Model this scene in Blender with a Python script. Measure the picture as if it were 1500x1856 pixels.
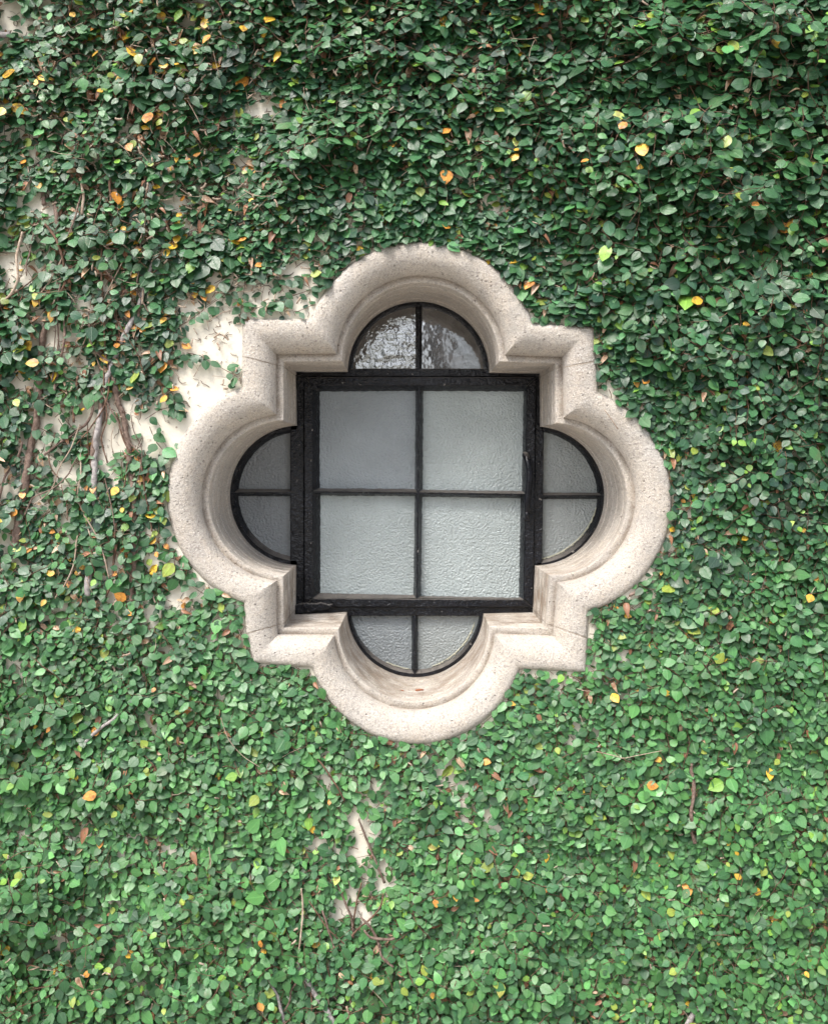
import bpy, math, random
import numpy as np
from mathutils import Vector

random.seed(7); rng = np.random.default_rng(11)
for o in list(bpy.data.objects): bpy.data.objects.remove(o)
SC = bpy.context.scene; COL = SC.collection

# ------------------------------------------------------------------ camera
F = 1730.0; CX, CY = 750.0, 928.0            # focal length and centre in photograph pixels
YAW = math.atan(8/F); TILT = math.atan(60/F)
CAM = np.array([0.0, -1.9, 1.65])
cd = bpy.data.cameras.new('camera'); cam = bpy.data.objects.new('camera', cd); COL.objects.link(cam)
cam.location = CAM; cam.rotation_euler = (math.pi/2 - TILT, 0, -YAW)
cd.sensor_fit = 'VERTICAL'; cd.sensor_height = 24; cd.lens = 24*F/1856; cd.clip_start = .05; cd.clip_end = 2000
SC.camera = cam
# ------------------------------------------------------------------ light
SUN_EL, SUN_AZ = 56, -38                      # azimuth from straight out of the wall, negative = left
world = bpy.data.worlds.new('World'); SC.world = world; world.use_nodes = True
nt = world.node_tree; nt.nodes.clear()
sky = nt.nodes.new('ShaderNodeTexSky'); sky.sky_type = 'NISHITA'; sky.sun_disc = False
sky.sun_elevation = math.radians(SUN_EL); sky.sun_rotation = math.radians(180 - SUN_AZ)
sky.dust_density = 4.0; sky.air_density = 1.0; sky.ozone_density = 1.0
hsv = nt.nodes.new('ShaderNodeHueSaturation'); hsv.inputs['Saturation'].default_value = .5
bg = nt.nodes.new('ShaderNodeBackground'); bg.inputs[1].default_value = .105
wo = nt.nodes.new('ShaderNodeOutputWorld')
# broken bright cloud all over the sky
tc = nt.nodes.new('ShaderNodeTexCoord'); cn = nt.nodes.new('ShaderNodeTexNoise'); cn.inputs['Scale'].default_value = 7; cn.inputs['Detail'].default_value = 7
cm = nt.nodes.new('ShaderNodeMapRange'); cm.inputs[1].default_value = .44; cm.inputs[2].default_value = .60; cm.inputs[3].default_value = .62; cm.inputs[4].default_value = 2.3
vm = nt.nodes.new('ShaderNodeVectorMath'); vm.operation = 'SCALE'
nt.links.new(tc.outputs['Generated'], cn.inputs['Vector']); nt.links.new(cn.outputs['Fac'], cm.inputs[0])
nt.links.new(sky.outputs[0], hsv.inputs['Color']); nt.links.new(hsv.outputs[0], vm.inputs[0]); nt.links.new(cm.outputs[0], vm.inputs['Scale']); nt.links.new(vm.outputs[0], bg.inputs[0]); nt.links.new(bg.outputs[0], wo.inputs[0])
sd = bpy.data.lights.new('sun', 'SUN'); sd.energy = 1.5; sd.angle = math.radians(24); sd.color = (1, .95, .88)
sun = bpy.data.objects.new('sun', sd); COL.objects.link(sun)
e, a = math.radians(SUN_EL), math.radians(SUN_AZ)
to_sun = Vector((math.sin(a)*math.cos(e), -math.cos(a)*math.cos(e), math.sin(e)))
sun.rotation_euler = to_sun.to_track_quat('Z', 'Y').to_euler(); sun.location = (-3, -4, 6)
SC.view_settings.view_transform = 'Standard'; SC.view_settings.look = 'None'
SC.view_settings.gamma = 1; SC.view_settings.use_curve_mapping = False; SC.view_settings.exposure = 1.14
SC.render.engine = 'CYCLES'; SC.cycles.max_bounces = 6

# ------------------------------------------------------------------ helpers
_fw = np.array([math.sin(YAW)*math.cos(TILT), math.cos(YAW)*math.cos(TILT), -math.sin(TILT)])
_rt = np.array([math.cos(YAW), -math.sin(YAW), 0.0]); _up = np.cross(_rt, _fw)
def W(px, py, y):
    """photograph pixel on the vertical plane at depth y -> world point (arrays allowed)"""
    px, py, y = np.broadcast_arrays(np.asarray(px, float), np.asarray(py, float), np.asarray(y, float))
    d = _fw + ((px-CX)/F)[..., None]*_rt + ((CY-py)/F)[..., None]*_up
    return CAM + d*((y-CAM[1])/d[..., 1])[..., None]
def PX(p):
    v = np.asarray(p, float) - CAM; z = v@_fw
    return CX + F*(v@_rt)/z, CY - F*(v@_up)/z
def put(name, me, mat=None, parent=None, label=None, cat=None, kind=None, group=None, smooth=True):
    o = bpy.data.objects.new(name, me); COL.objects.link(o)
    if mat and me is not None and not me.materials: me.materials.append(mat)
    if parent: o.parent = parent
    for k, v in (('label', label), ('category', cat), ('kind', kind), ('group', group)):
        if v: o[k] = v
    if me is not None and smooth:
        me.polygons.foreach_set('use_smooth', [True]*len(me.polygons))
    return o
def mesh(name, verts, faces):
    me = bpy.data.meshes.new(name); me.from_pydata([tuple(map(float, v)) for v in verts], [], faces); me.update(); return me
def vnoise(x, y, scale, seed):
    """smooth value noise 0..1 on numpy arrays"""
    r = np.random.default_rng(seed); g = r.random((256, 256))
    x = np.asarray(x)/scale; y = np.asarray(y)/scale
    xi = np.floor(x).astype(int); yi = np.floor(y).astype(int); fx = x-xi; fy = y-yi
    fx = fx*fx*(3-2*fx); fy = fy*fy*(3-2*fy); m = lambda i, j: g[i % 256, j % 256]
    return (m(xi, yi)*(1-fx)+m(xi+1, yi)*fx)*(1-fy)+(m(xi, yi+1)*(1-fx)+m(xi+1, yi+1)*fx)*fy

# ------------------------------------------------------------------ materials
class NT:
    def __init__(s, name):
        s.m = bpy.data.materials.new(name); s.m.use_nodes = True; s.t = s.m.node_tree; s.b = s.t.nodes['Principled BSDF']
        s.out = s.t.nodes['Material Output']; s.geo = s.n('ShaderNodeNewGeometry')
    def n(s, typ, **kw):
        n = s.t.nodes.new(typ)
        for k, v in kw.items(): setattr(n, k, v)
        return n
    def l(s, a, b): s.t.links.new(a, b)
    def set(s, inp, v):
        if hasattr(v, 'is_linked') or hasattr(v, 'links'): s.l(v, inp)
        else: inp.default_value = v
    def noise(s, scale, detail=4, rough=.55, vec=None):
        n = s.n('ShaderNodeTexNoise'); n.inputs['Scale'].default_value = scale; n.inputs['Detail'].default_value = detail
        n.inputs['Roughness'].default_value = rough; s.l(vec or s.geo.outputs['Position'], n.inputs['Vector']); return n.outputs['Fac']
    def ramp(s, fac, stops):
        r = s.n('ShaderNodeValToRGB'); s.l(fac, r.inputs[0]); e = r.color_ramp.elements
        while len(e) < len(stops): e.new(.5)
        for i, (p, c) in enumerate(stops): e[i].position = p; e[i].color = (*c, 1) if len(c) == 3 else c
        return r.outputs[0]
    def gr(s, fac, a, b, va=0., vb=1.): 
        m = s.n('ShaderNodeMapRange'); s.l(fac, m.inputs[0]); m.inputs[1].default_value = a; m.inputs[2].default_value = b
        m.inputs[3].default_value = va; m.inputs[4].default_value = vb; return m.outputs[0]
    def mix(s, f, a, b, mode='MIX'):
        m = s.n('ShaderNodeMix', data_type='RGBA', blend_type=mode); s.set(m.inputs[0], f)
        for i, v in ((6, a), (7, b)):
            if isinstance(v, tuple): m.inputs[i].default_value = (*v, 1) if len(v) == 3 else v
            else: s.l(v, m.inputs[i])
        return m.outputs[2]
    def math(s, op, a, b=0.):
        m = s.n('ShaderNodeMath', operation=op); s.set(m.inputs[0], a); s.set(m.inputs[1], b); return m.outputs[0]
    def bump(s, h, strength=.3, dist=.002, normal=None):
        b = s.n('ShaderNodeBump'); b.inputs['Strength'].default_value = strength; b.inputs['Distance'].default_value = dist
        s.l(h, b.inputs['Height'])
        if normal: s.l(normal, b.inputs['Normal'])
        return b.outputs[0]

def mat_stucco():
    k = NT('cream_stucco'); big = k.noise(3.0, 5); mid = k.noise(28, 4)
    c = k.ramp(big, [(.3, (.72, .67, .56)), (.6, (.80, .76, .66))])
    c = k.mix(k.gr(mid, .62, .78), c, (.55, .50, .42)); 
    fine = k.noise(150, 3)
    c = k.mix(k.gr(fine, .70, .74, 0, .5), c, (.30, .24, .19))
    v = k.n('ShaderNodeTexVoronoi'); v.inputs['Scale'].default_value = 48; k.l(k.geo.outputs['Position'], v.inputs['Vector'])
    sp = k.n('ShaderNodeSeparateColor'); k.l(v.outputs['Color'], sp.inputs[0])
    fk = k.math('MULTIPLY', k.gr(v.outputs['Distance'], .08, .13, 1, 0), k.gr(sp.outputs[0], .80, .82))
    c = k.mix(k.math('MULTIPLY', fk, .75), c, (.24, .15, .11))
    k.l(c, k.b.inputs['Base Color']); k.b.inputs['Roughness'].default_value = .9
    k.l(k.bump(fine, .35, .002, k.bump(mid, .5, .006)), k.b.inputs['Normal']); return k.m
def mat_stone():
    k = NT('cast_stone')
    big = k.noise(5, 5); mid = k.noise(40, 5, .6); fine = k.noise(300, 3, .75); f2 = k.noise(520, 2, .6); f3 = k.noise(170, 2, .6)
    c = k.ramp(big, [(.32, (.43, .395, .355)), (.5, (.55, .505, .445)), (.68, (.58, .555, .52))])
    c = k.mix(k.gr(mid, .42, .75, 0, .45), c, (.56, .46, .35))
    c = k.mix(k.gr(fine, .52, .64, 0, .66), c, (.24, .215, .20))
    c = k.mix(k.gr(f2, .54, .64, 0, .6), c, (.80, .77, .74))
    c = k.mix(k.gr(f3, .56, .66, 0, .5), c, (.28, .245, .225))
    c = k.mix(k.gr(k.noise(11, 6, .7), .50, .66, 0, .32), c, (.31, .295, .275))
    pit = k.n('ShaderNodeTexVoronoi'); pit.inputs['Scale'].default_value = 105; k.l(k.geo.outputs['Position'], pit.inputs['Vector'])
    sp = k.n('ShaderNodeSeparateColor'); k.l(pit.outputs['Color'], sp.inputs[0])
    p = k.math('MULTIPLY', k.gr(pit.outputs['Distance'], .10, .24, 1, 0), k.gr(sp.outputs[0], .78, .81))
    c = k.mix(k.math('MULTIPLY', p, .5), c, (.14, .12, .11))
    at = k.n('ShaderNodeAttribute', attribute_name='stain_and_crease')
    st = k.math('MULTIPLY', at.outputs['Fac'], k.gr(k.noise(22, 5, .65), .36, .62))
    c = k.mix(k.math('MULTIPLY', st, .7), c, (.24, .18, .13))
    k.l(c, k.b.inputs['Base Color']); k.b.inputs['Roughness'].default_value = .92; k.b.inputs['Specular IOR Level'].default_value = .25
    h = k.math('SUBTRACT', k.math('ADD', fine, k.math('MULTIPLY', f3, .8)), k.math('MULTIPLY', p, 1.2))
    k.l(k.bump(h, .8, .0028, k.bump(mid, .35, .004)), k.b.inputs['Normal']); return k.m
def mat_mortar():
    k = NT('mortar'); f = k.noise(260, 4); c = k.ramp(f, [(.35, (.30, .25, .20)), (.65, (.48, .43, .37))])
    k.l(c, k.b.inputs['Base Color']); k.b.inputs['Roughness'].default_value = .95; k.l(k.bump(f, .6, .002), k.b.inputs['Normal']); return k.m
def mat_paint(name='black_gloss_paint', spec=.42, bs=1.):
    k = NT(name); a_ = k.noise(130, 3, .55); b_ = k.noise(32, 3)
    c = k.ramp(b_, [(.35, (.004, .005, .008)), (.7, (.010, .011, .016))])
    dust = k.noise(60, 6, .7); c = k.mix(k.gr(dust, .66, .82, 0, .3), c, (.06, .057, .055))
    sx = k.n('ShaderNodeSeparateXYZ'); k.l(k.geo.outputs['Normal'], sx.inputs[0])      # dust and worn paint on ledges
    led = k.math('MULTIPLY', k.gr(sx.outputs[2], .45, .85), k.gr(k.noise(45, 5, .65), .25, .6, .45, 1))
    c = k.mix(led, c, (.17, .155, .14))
    chip = k.noise(85, 3, .5); cf = k.math('MULTIPLY', k.gr(chip, .715, .74), .6); c = k.mix(cf, c, (.40, .37, .34))
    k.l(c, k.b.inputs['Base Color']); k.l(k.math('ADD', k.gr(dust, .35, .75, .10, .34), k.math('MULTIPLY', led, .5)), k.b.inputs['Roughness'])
    k.b.inputs['Specular IOR Level'].default_value = spec
    k.l(k.bump(a_, .75*bs, .005, k.bump(b_, .6*bs, .006)), k.b.inputs['Normal']); return k.m
def mat_frost(name, col, rough=.32, scale=210):
    k = NT(name); n1 = k.noise(scale, 2, .5); n2 = k.noise(6, 4); n3 = k.noise(70, 3)
    lo = tuple(v*.84 for v in col); c = k.mix(k.gr(n2, .35, .65), lo, col)
    c = k.mix(k.gr(n3, .55, .75, 0, .18), c, tuple(min(1, v*1.35) for v in col))
    k.l(c, k.b.inputs['Base Color']); k.b.inputs['Roughness'].default_value = rough
    k.b.inputs['IOR'].default_value = 1.6; k.l(k.bump(n1, .8, .006, k.bump(n3, .3, .004)), k.b.inputs['Normal']); return k.m
def mat_clear(name, s1, b1, tint, film):
    k = NT(name); n1 = k.noise(s1, 2, .45); n2 = k.noise(s1*3.5, 2); n3 = k.noise(16, 6, .65)
    k.l(k.mix(k.gr(n3, .42, .68, 0, film), tint, (.20, .20, .21)), k.b.inputs['Base Color']); k.b.inputs['Roughness'].default_value = .06
    k.b.inputs['IOR'].default_value = 2.2; k.b.inputs['Specular IOR Level'].default_value = .9
    k.l(k.bump(n2, .3*b1, .001, k.bump(n1, b1, .004)), k.b.inputs['Normal']); return k.m
def mat_plain(name, c1, c2, scale=60, rough=.85, bump=.5, dist=.003):
    k = NT(name); n = k.noise(scale, 5, .6); k.l(k.ramp(n, [(.35, c1), (.65, c2)]), k.b.inputs['Base Color'])
    k.b.inputs['Roughness'].default_value = rough; k.l(k.bump(n, bump, dist), k.b.inputs['Normal']); return k.m
def mat_leaf():
    k = NT('fig_leaf'); at = k.n('ShaderNodeAttribute', attribute_name='leaf_color'); oi = k.n('ShaderNodeObjectInfo')
    uv = k.n('ShaderNodeAttribute', attribute_name='leaf_uv'); sx = k.n('ShaderNodeSeparateXYZ'); k.l(uv.outputs['Vector'], sx.inputs[0])
    c = k.mix(1., at.outputs['Color'], oi.outputs['Color'], 'MULTIPLY')
    av = k.math('ABSOLUTE', sx.outputs[1]); rib = k.gr(av, .03, .10, 1, 0)
    lat = k.math('SINE', k.math('MULTIPLY', k.math('SUBTRACT', sx.outputs[0], k.math('MULTIPLY', av, .55)), 42.))
    lat = k.gr(lat, .72, 1.); 
    vein = k.math('MAXIMUM', k.math('MULTIPLY', rib, .8), k.math('MULTIPLY', lat, .35))
    c = k.mix(k.math('MULTIPLY', vein, .45), c, k.mix(1., c, (1.6, 1.6, 1.5), 'MULTIPLY'))
    n = k.noise(190, 3); c = k.mix(k.gr(n, .45, .75, 0, .3), c, k.mix(1., c, (1.5, 1.25, .9), 'MULTIPLY'))
    rg = k.n('ShaderNodeSeparateColor'); k.l(k.mix(1., at.outputs['Color'], oi.outputs['Color'], 'MULTIPLY'), rg.inputs[0])
    old = k.math('MULTIPLY', k.gr(rg.outputs[0], .22, .36), k.gr(k.noise(75, 4, .6), .48, .60))
    c = k.mix(k.math('MULTIPLY', old, .7), c, (.22, .085, .03))
    n8 = k.noise(38, 3); c = k.mix(k.gr(n8, .60, .70, 0, .35), c, (.13, .15, .07))
    # pale underside
    c = k.mix(k.math('MULTIPLY', k.geo.outputs['Backfacing'], .55), c, k.mix(.5, c, (.20, .26, .16)))
    k.l(c, k.b.inputs['Base Color']); k.l(k.gr(n, .3, .7, .27, .46), k.b.inputs['Roughness'])
    k.b.inputs['Specular IOR Level'].default_value = .5
    nb = k.bump(k.math('ADD', vein, k.math('MULTIPLY', n, .5)), .35, .0012); k.l(nb, k.b.inputs['Normal'])
    tr = k.n('ShaderNodeBsdfTranslucent'); k.l(k.mix(1., c, (1.5, 2.0, .7), 'MULTIPLY'), tr.inputs['Color'])
    ms = k.n('ShaderNodeMixShader'); ms.inputs[0].default_value = .12
    k.l(k.b.outputs[0], ms.inputs[1]); k.l(tr.outputs[0], ms.inputs[2]); k.l(ms.outputs[0], k.out.inputs[0]); return k.m
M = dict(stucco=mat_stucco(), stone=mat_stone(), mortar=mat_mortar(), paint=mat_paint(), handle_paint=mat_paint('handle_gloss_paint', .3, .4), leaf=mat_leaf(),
    frost=mat_frost('obscured_glass', (.43, .49, .495)), frost_blue=mat_frost('obscured_glass_bluish', (.34, .385, .41)),
    frost_dark_reflection=mat_frost('obscured_glass_dark_reflection', (.28, .305, .32)), frost_mid=mat_frost('grey_obscured_glass', (.31, .345, .35)),  # left lobe panes: their darker reflection is painted into the glass colour
    frost_low=mat_frost('lower_obscured_glass', (.27, .305, .325)),
    rip=mat_clear('rippled_clear_glass', 60, .26, (.022, .021, .02), .2), clear=mat_clear('clear_glass', 38, .10, (.02, .02, .021), .9),
    bark=mat_plain('woody_bark', (.09, .055, .04), (.26, .19, .155), 160), greybark=mat_plain('grey_bark', (.22, .20, .20), (.46, .43, .41), 180),
    twig=mat_plain('brown_twig', (.075, .04, .025), (.20, .115, .075), 120), paletwig=mat_plain('pale_twig', (.30, .21, .15), (.52, .43, .34), 120),
    putty=mat_plain('pale_putty', (.42, .42, .32), (.68, .68, .56), 300, bump=.9), debris=mat_plain('rust_debris', (.22, .08, .04), (.42, .17, .09), 400),
    room=mat_plain('dim_plaster', (.25, .24, .22), (.30, .29, .27), 5), pave=mat_plain('paving_ground', (.24, .22, .20), (.32, .30, .27), 3, bump=.3),
    lawnleaf=mat_plain('tree_leaf', (.035, .07, .025), (.07, .11, .04), 2), trunk=mat_plain('tree_bark', (.08, .06, .045), (.18, .14, .11), 20))

# ------------------------------------------------------------------ traced outlines of the window
def arc3(p, q, r, n):
    (x1, y1), (x2, y2), (x3, y3) = p, q, r
    d = 2*(x1*(y2-y3)+x2*(y3-y1)+x3*(y1-y2))
    ux = ((x1*x1+y1*y1)*(y2-y3)+(x2*x2+y2*y2)*(y3-y1)+(x3*x3+y3*y3)*(y1-y2))/d
    uy = ((x1*x1+y1*y1)*(x3-x2)+(x2*x2+y2*y2)*(x1-x3)+(x3*x3+y3*y3)*(x2-x1))/d
    a1, a2, a3 = (math.atan2(y-uy, x-ux) for x, y in (p, q, r)); R = math.hypot(x1-ux, y1-uy)
    tau = 2*math.pi; s2 = (a2-a1) % tau; s3 = (a3-a1) % tau
    if s2 > s3: s3 -= tau
    return [(ux+R*math.cos(a1+s3*i/n), uy+R*math.sin(a1+s3*i/n)) for i in range(n+1)]
NA, NE = 72, 14
def outline(keys):
    """keys: for each of top,right,bottom,left: (P1, M, P2), then corner list after it; clockwise; returns closed px list + index of joints"""
    pts = []; marks = []
    for lobe, tail in keys:
        arc = arc3(*lobe, NA); seq = arc[:-1]
        chain = [arc[-1]] + tail
        pts += seq; 
        for i in range(len(chain)-1):
            a_, b_ = chain[i], chain[i+1]
            marks.append(len(pts))
            n = NE
            pts += [(a_[0]+(b_[0]-a_[0])*j/n, a_[1]+(b_[1]-a_[1])*j/n) for j in range(n)]
    return pts, marks
# after each lobe: the corner (C) and joint (J) points, ending in the next lobe's first point
A_, MK = outline([
  (((562,577),(757,437),(965,584)), [(1077,592),(1081,654),(1084,711)]),
  (((1084,711),(1216,896),(1067,1109)), [(1065,1157),(1061,1219),(942,1214)]),
  (((942,1214),(748,1349),(565,1211)), [(458,1202),(444,1149),(441,1093)]),
  (((441,1093),(302,893),(438,701)), [(438,646),(439,577),(562,577)])])
L_, _ = outline([
  (((621,656),(758,514),(903,657)), [(1004,660),(1004,668),(1005,768)]),
  (((1005,768),(1134,896),(996,1043)), [(988,1130),(988,1137),(885,1134)]),
  (((885,1134),(751,1271),(615,1137)), [(515,1137),(515,1130),(515,1043)]),
  (((515,1043),(381,893),(516,763)), [(515,664),(515,657),(621,656)])])
B_, _ = outline([
  (((630,674),(758,547),(886,676)), [(977,677),(977,684),(978,773)]),
  (((978,773),(1094,897),(968,1025)), [(965,1103),(965,1110),(876,1112)]),
  (((876,1112),(753,1227),(629,1109)), [(536,1112),(536,1105),(537,1024)]),
  (((537,1024),(417,895),(538,771)), [(537,681),(537,674),(630,674)])])
A_, L_, B_ = map(np.array, (A_, L_, B_)); N = len(A_)
# uneven outer edge
cen = np.array([757., 893.]); od = A_-L_; od /= np.linalg.norm(od, axis=1)[:, None]
idx = np.arange(N)
rough = (vnoise(idx, idx*0+3, 4, 5)-.5)*.9 + (vnoise(idx, idx*0+9, 16, 6)-.5)*2.2
A_ = A_ + od*rough[:, None]
YL, YB = .043, .25
Lw, Bw = W(L_[:, 0], L_[:, 1], YL), W(B_[:, 0], B_[:, 1], YB)
odw = np.stack([od[:, 0], 0*idx, -od[:, 1]], 1)
# profile: list of (kind, q, y)
prof = [('m', 0, .05), ('m', 0, .006), ('m', .006, -.002), ('m', .03, -.0075), ('m', .07, -.0105), ('m', .13, -.012), ('m', .2, -.012)]
for i in range(1, 15):
    t = math.radians(i*88/14); prof.append(('m', .2+.61*math.sin(t), -.012+.051*(1-math.cos(t))))
prof += [('m', .818, .0385), ('m', .84, .0378), ('m', .87, .037), ('m', .93, .0365), ('m', .97, .037), ('m', .99, .0395), ('m', 1., YL)]
for d, off in ((.02, 0), (.12, .0), (.125, -.0012), (.22, -.0014), (.225, 0), (.36, .0003), (.365, .002), (.40, .002), (.405, .0004), (.58, .0006), (.585, .002), (.60, .0022), (.605, .0006), (.8, .0004), (.805, -.0016), (1.0, -.0016), (1.12, -.0016)):
    prof.append(('r', d, off))
def ring(kind, q, v, push=0.):
    if kind == 'm':
        p = L_*q + A_*(1-q)
        nz = (vnoise(idx*1.3, idx*0+q*40, 4, 8)-.5)*.0012*(q > 0)*(q < .98)
        r = W(p[:, 0], p[:, 1], v+nz)
    else:
        r = Lw*(1-q)+Bw*q + odw*(v + (vnoise(idx, idx*0+q*30, 5, 12)-.5)*.0008)[:, None]
    return r
RINGS = [ring(*p) for p in prof]
# stone pieces run from joint to joint; MK order per lobe: after-lobe chain marks (3 per lobe)
# lobe 0 chain: P2->C (mk0), C->J (mk1), J->P1 (mk2); lobe 1: P2->J (mk3), J->C(mk4), C->P1(mk5); lobe 2: P2->C(6), C->J(7), J->P1(8); lobe3: P2->J(9), J->C(10), C->P1(11)
J_tr, J_br, J_bl, J_tl = MK[2], MK[4], MK[8], MK[10]
win = put('quatrefoil_window', None, label='quatrefoil window with pale stone surround and black steel frame set in the ivy covered wall', cat='window')
win.location = W(757, 893, 0)
bpy.context.view_layer.update()
O0 = np.array(win.location)
def strip(i0, i1, rings, inset=0., gap=0):
    ids = [(i0+k) % N for k in range(((i1-i0) % N)+1)]
    v = []; nr = len(rings)
    for r in rings:
        pts = r[ids].copy()
        gap_r = gap*(.4+1.3*float(vnoise(np.array([len(v)*1.]), np.array([i0*1.]), 2.2, 91)[0])) if gap else 0
        if gap:
            for s, a_, b_ in ((0, 0, 1), (-1, -1, -2)):
                d = pts[b_]-pts[a_]; pts[s] = pts[a_] + d*min(.45, gap_r/max(1e-6, np.linalg.norm(d)))
        v.append(pts)
    v = np.array(v); m = len(ids)
    V = v.reshape(-1, 3) - O0
    Fc = [(r*m+i, r*m+i+1, (r+1)*m+i+1, (r+1)*m+i) for r in range(nr-1) for i in range(m-1)]
    Fc = [f[::-1] for f in Fc]
    return V, Fc, m, nr
def stone_piece(i0, i1, label):
    V, Fc, m, nr = strip(i0, i1, RINGS, gap=.0017)
    # end caps so every joint has depth
    base = len(V); extra = []
    for s in (0, m-1):
        pts = V[[r*m+s for r in range(nr)]]
        back = pts.copy(); d = (V[1+0]-V[0]) if s == 0 else (V[m-2]-V[m-1]); d = d/np.linalg.norm(d)
        st = base+len(extra); inner = np.array([pts[:, 0].mean(), .10, pts[:, 2].mean()]); inner[1] = .12
        extra.append(inner)
        for r in range(nr-1):
            a_, b_ = r*m+s, (r+1)*m+s
            Fc.append((a_, b_, st) if s == 0 else (b_, a_, st))
    V = np.vstack([V, np.array(extra)])
    me = mesh('stone_block', V, Fc)
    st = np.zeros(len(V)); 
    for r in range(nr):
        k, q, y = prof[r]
        if k == 'm' and .80 < q < .88: st[r*m:(r+1)*m] = .55  # narrow band along the moulding crease darkened, broken up by noise
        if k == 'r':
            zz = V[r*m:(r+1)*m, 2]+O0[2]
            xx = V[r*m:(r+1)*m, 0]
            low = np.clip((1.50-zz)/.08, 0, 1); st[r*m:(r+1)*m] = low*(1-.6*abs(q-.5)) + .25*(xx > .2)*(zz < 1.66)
    at = me.attributes.new('stain_and_crease', 'FLOAT', 'POINT'); at.data.foreach_set('value', st.astype(np.float32))
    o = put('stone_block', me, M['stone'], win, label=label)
    try:
        me.set_sharp_from_angle(angle=math.radians(42))
    except Exception: pass
    return o
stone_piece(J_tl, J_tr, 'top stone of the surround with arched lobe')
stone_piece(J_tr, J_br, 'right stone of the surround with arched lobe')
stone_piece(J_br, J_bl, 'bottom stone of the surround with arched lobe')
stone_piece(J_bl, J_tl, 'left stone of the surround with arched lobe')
# mortar in the four joints: same profile, a little deeper
deep = []
for (k, q, y), r in zip(prof, RINGS):
    d = r.copy()
    if k == 'm': d[:, 1] += .0011
    if q == 0 and k == 'm' and y > 0: d -= odw*.0016
    if k == 'r': d = d + odw*.0016
    deep.append(d)
for j in (J_tr, J_br, J_bl, J_tl):
    V, Fc, m, nr = strip(j-1, j+1, deep); put('mortar_joint', mesh('mortar_joint', V, Fc), M['mortar'], win)

# ------------------------------------------------------------------ wall with the opening cut out
def build_wall():
    inner = A_*.88 + L_*.12
    f = W(inner[:, 0], inner[:, 1], 0.0); c = W(757, 893, 0)
    X0, X1, Z0, Z1 = -6, 6, -.05, 5.2
    out = []
    for p in f:
        d = p-c; t = 1e9
        if d[0] > 1e-9: t = min(t, (X1-c[0])/d[0])
        if d[0] < -1e-9: t = min(t, (X0-c[0])/d[0])
        if d[2] > 1e-9: t = min(t, (Z1-c[2])/d[2])
        if d[2] < -1e-9: t = min(t, (Z0-c[2])/d[2])
        out.append(c+d*t)
    # snap the nearest ray to each corner
    out = np.array(out)
    for cx_, cz_ in ((X0, Z0), (X0, Z1), (X1, Z0), (X1, Z1)):
        i = int(np.argmin((out[:, 0]-cx_)**2+(out[:, 2]-cz_)**2)); out[i] = (cx_, 0, cz_)
    f2 = f.copy(); f2[:, 1] = .30; o2 = out.copy(); o2[:, 1] = .30
    V = np.vstack([f, out, o2, f2]); Fc = []
    for i in range(N):
        j = (i+1) % N
        Fc += [(i, N+i, N+j, j), (N+i, 2*N+i, 2*N+j, N+j), (2*N+i, 3*N+i, 3*N+j, 2*N+j), (3*N+i, i, j, 3*N+j)]
    me = mesh('wall', V, Fc); me.validate()
    put('wall', me, M['stucco'], label='cream stucco wall showing through gaps in the climbing fig', cat='wall', smooth=False)
build_wall()
# dim room behind the glass, ground in front
def box(name, lo, hi, mat, **kw):
    x0, y0, z0 = lo; x1, y1, z1 = hi
    V = [(x0,y0,z0),(x1,y0,z0),(x1,y1,z0),(x0,y1,z0),(x0,y0,z1),(x1,y0,z1),(x1,y1,z1),(x0,y1,z1)]
    Fc = [(0,3,2,1),(4,5,6,7),(0,1,5,4),(1,2,6,5),(2,3,7,6),(3,0,4,7)]
    return put(name, mesh(name, V, Fc), mat, smooth=False, **kw)
box('ceiling', (-6, .31, 3.0), (6, 4, 3.1), M['room'], kind='structure')
box('interior_wall', (-6, 4, -.05), (6, 4.2, 3.1), M['room'], kind='structure')
box('floor', (-6, .31, -.05), (6, 4, 0.01), M['room'], kind='structure')
put('ground', mesh('ground', [(-300,-300,0),(300,-300,0),(300,300,-.06),(-300,300,-.06)], [(0,1,2,3)]), M['pave'], kind='structure', smooth=False)

# ------------------------------------------------------------------ steel window
def prism(name, poly, y0, y1, mat, parent, cham=1.3, wob=.35, sub=9, **kw):
    """bar with a given front outline (px at depth y0), chamfered and hand painted uneven"""
    P = []
    n = len(poly)
    for i in range(n):
        a_, b_ = np.array(poly[i], float), np.array(poly[(i+1) % n], float)
        k = max(1, int(np.linalg.norm(b_-a_)/sub))
        P += [a_+(b_-a_)*j/k for j in range(k)]
    P = np.array(P); m = len(P); area = .5*np.sum(P[:, 0]*np.roll(P[:, 1], -1)-np.roll(P[:, 0], -1)*P[:, 1])
    t = np.roll(P, -1, 0)-np.roll(P, 1, 0); t /= np.linalg.norm(t, axis=1)[:, None]
    nrm = np.stack([-t[:, 1], t[:, 0]], 1)*(1 if area > 0 else -1)      # inward
    w = (vnoise(P[:, 0], P[:, 1], 7, 21)-.5)*2*wob
    P = P + nrm*w[:, None]
    f = W((P+nrm*cham)[:, 0], (P+nrm*cham)[:, 1], y0); s = W(P[:, 0], P[:, 1], y0+.0014); s2 = s.copy(); s2[:, 1] = y1
    V = np.vstack([f, s, s2])-O0
    Fc = [tuple(range(m))]
    for r in (0, 1):
        Fc += [(r*m+i, (r+1)*m+i, (r+1)*m+(i+1) % m, r*m+(i+1) % m) for i in range(m)]
    me = mesh(name, V, Fc)
    import bmesh
    bm = bmesh.new(); bm.from_mesh(me); bmesh.ops.recalc_face_normals(bm, faces=bm.faces); bm.to_mesh(me); bm.free()
    return put(name, me, mat, parent, smooth=False, **kw)
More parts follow.
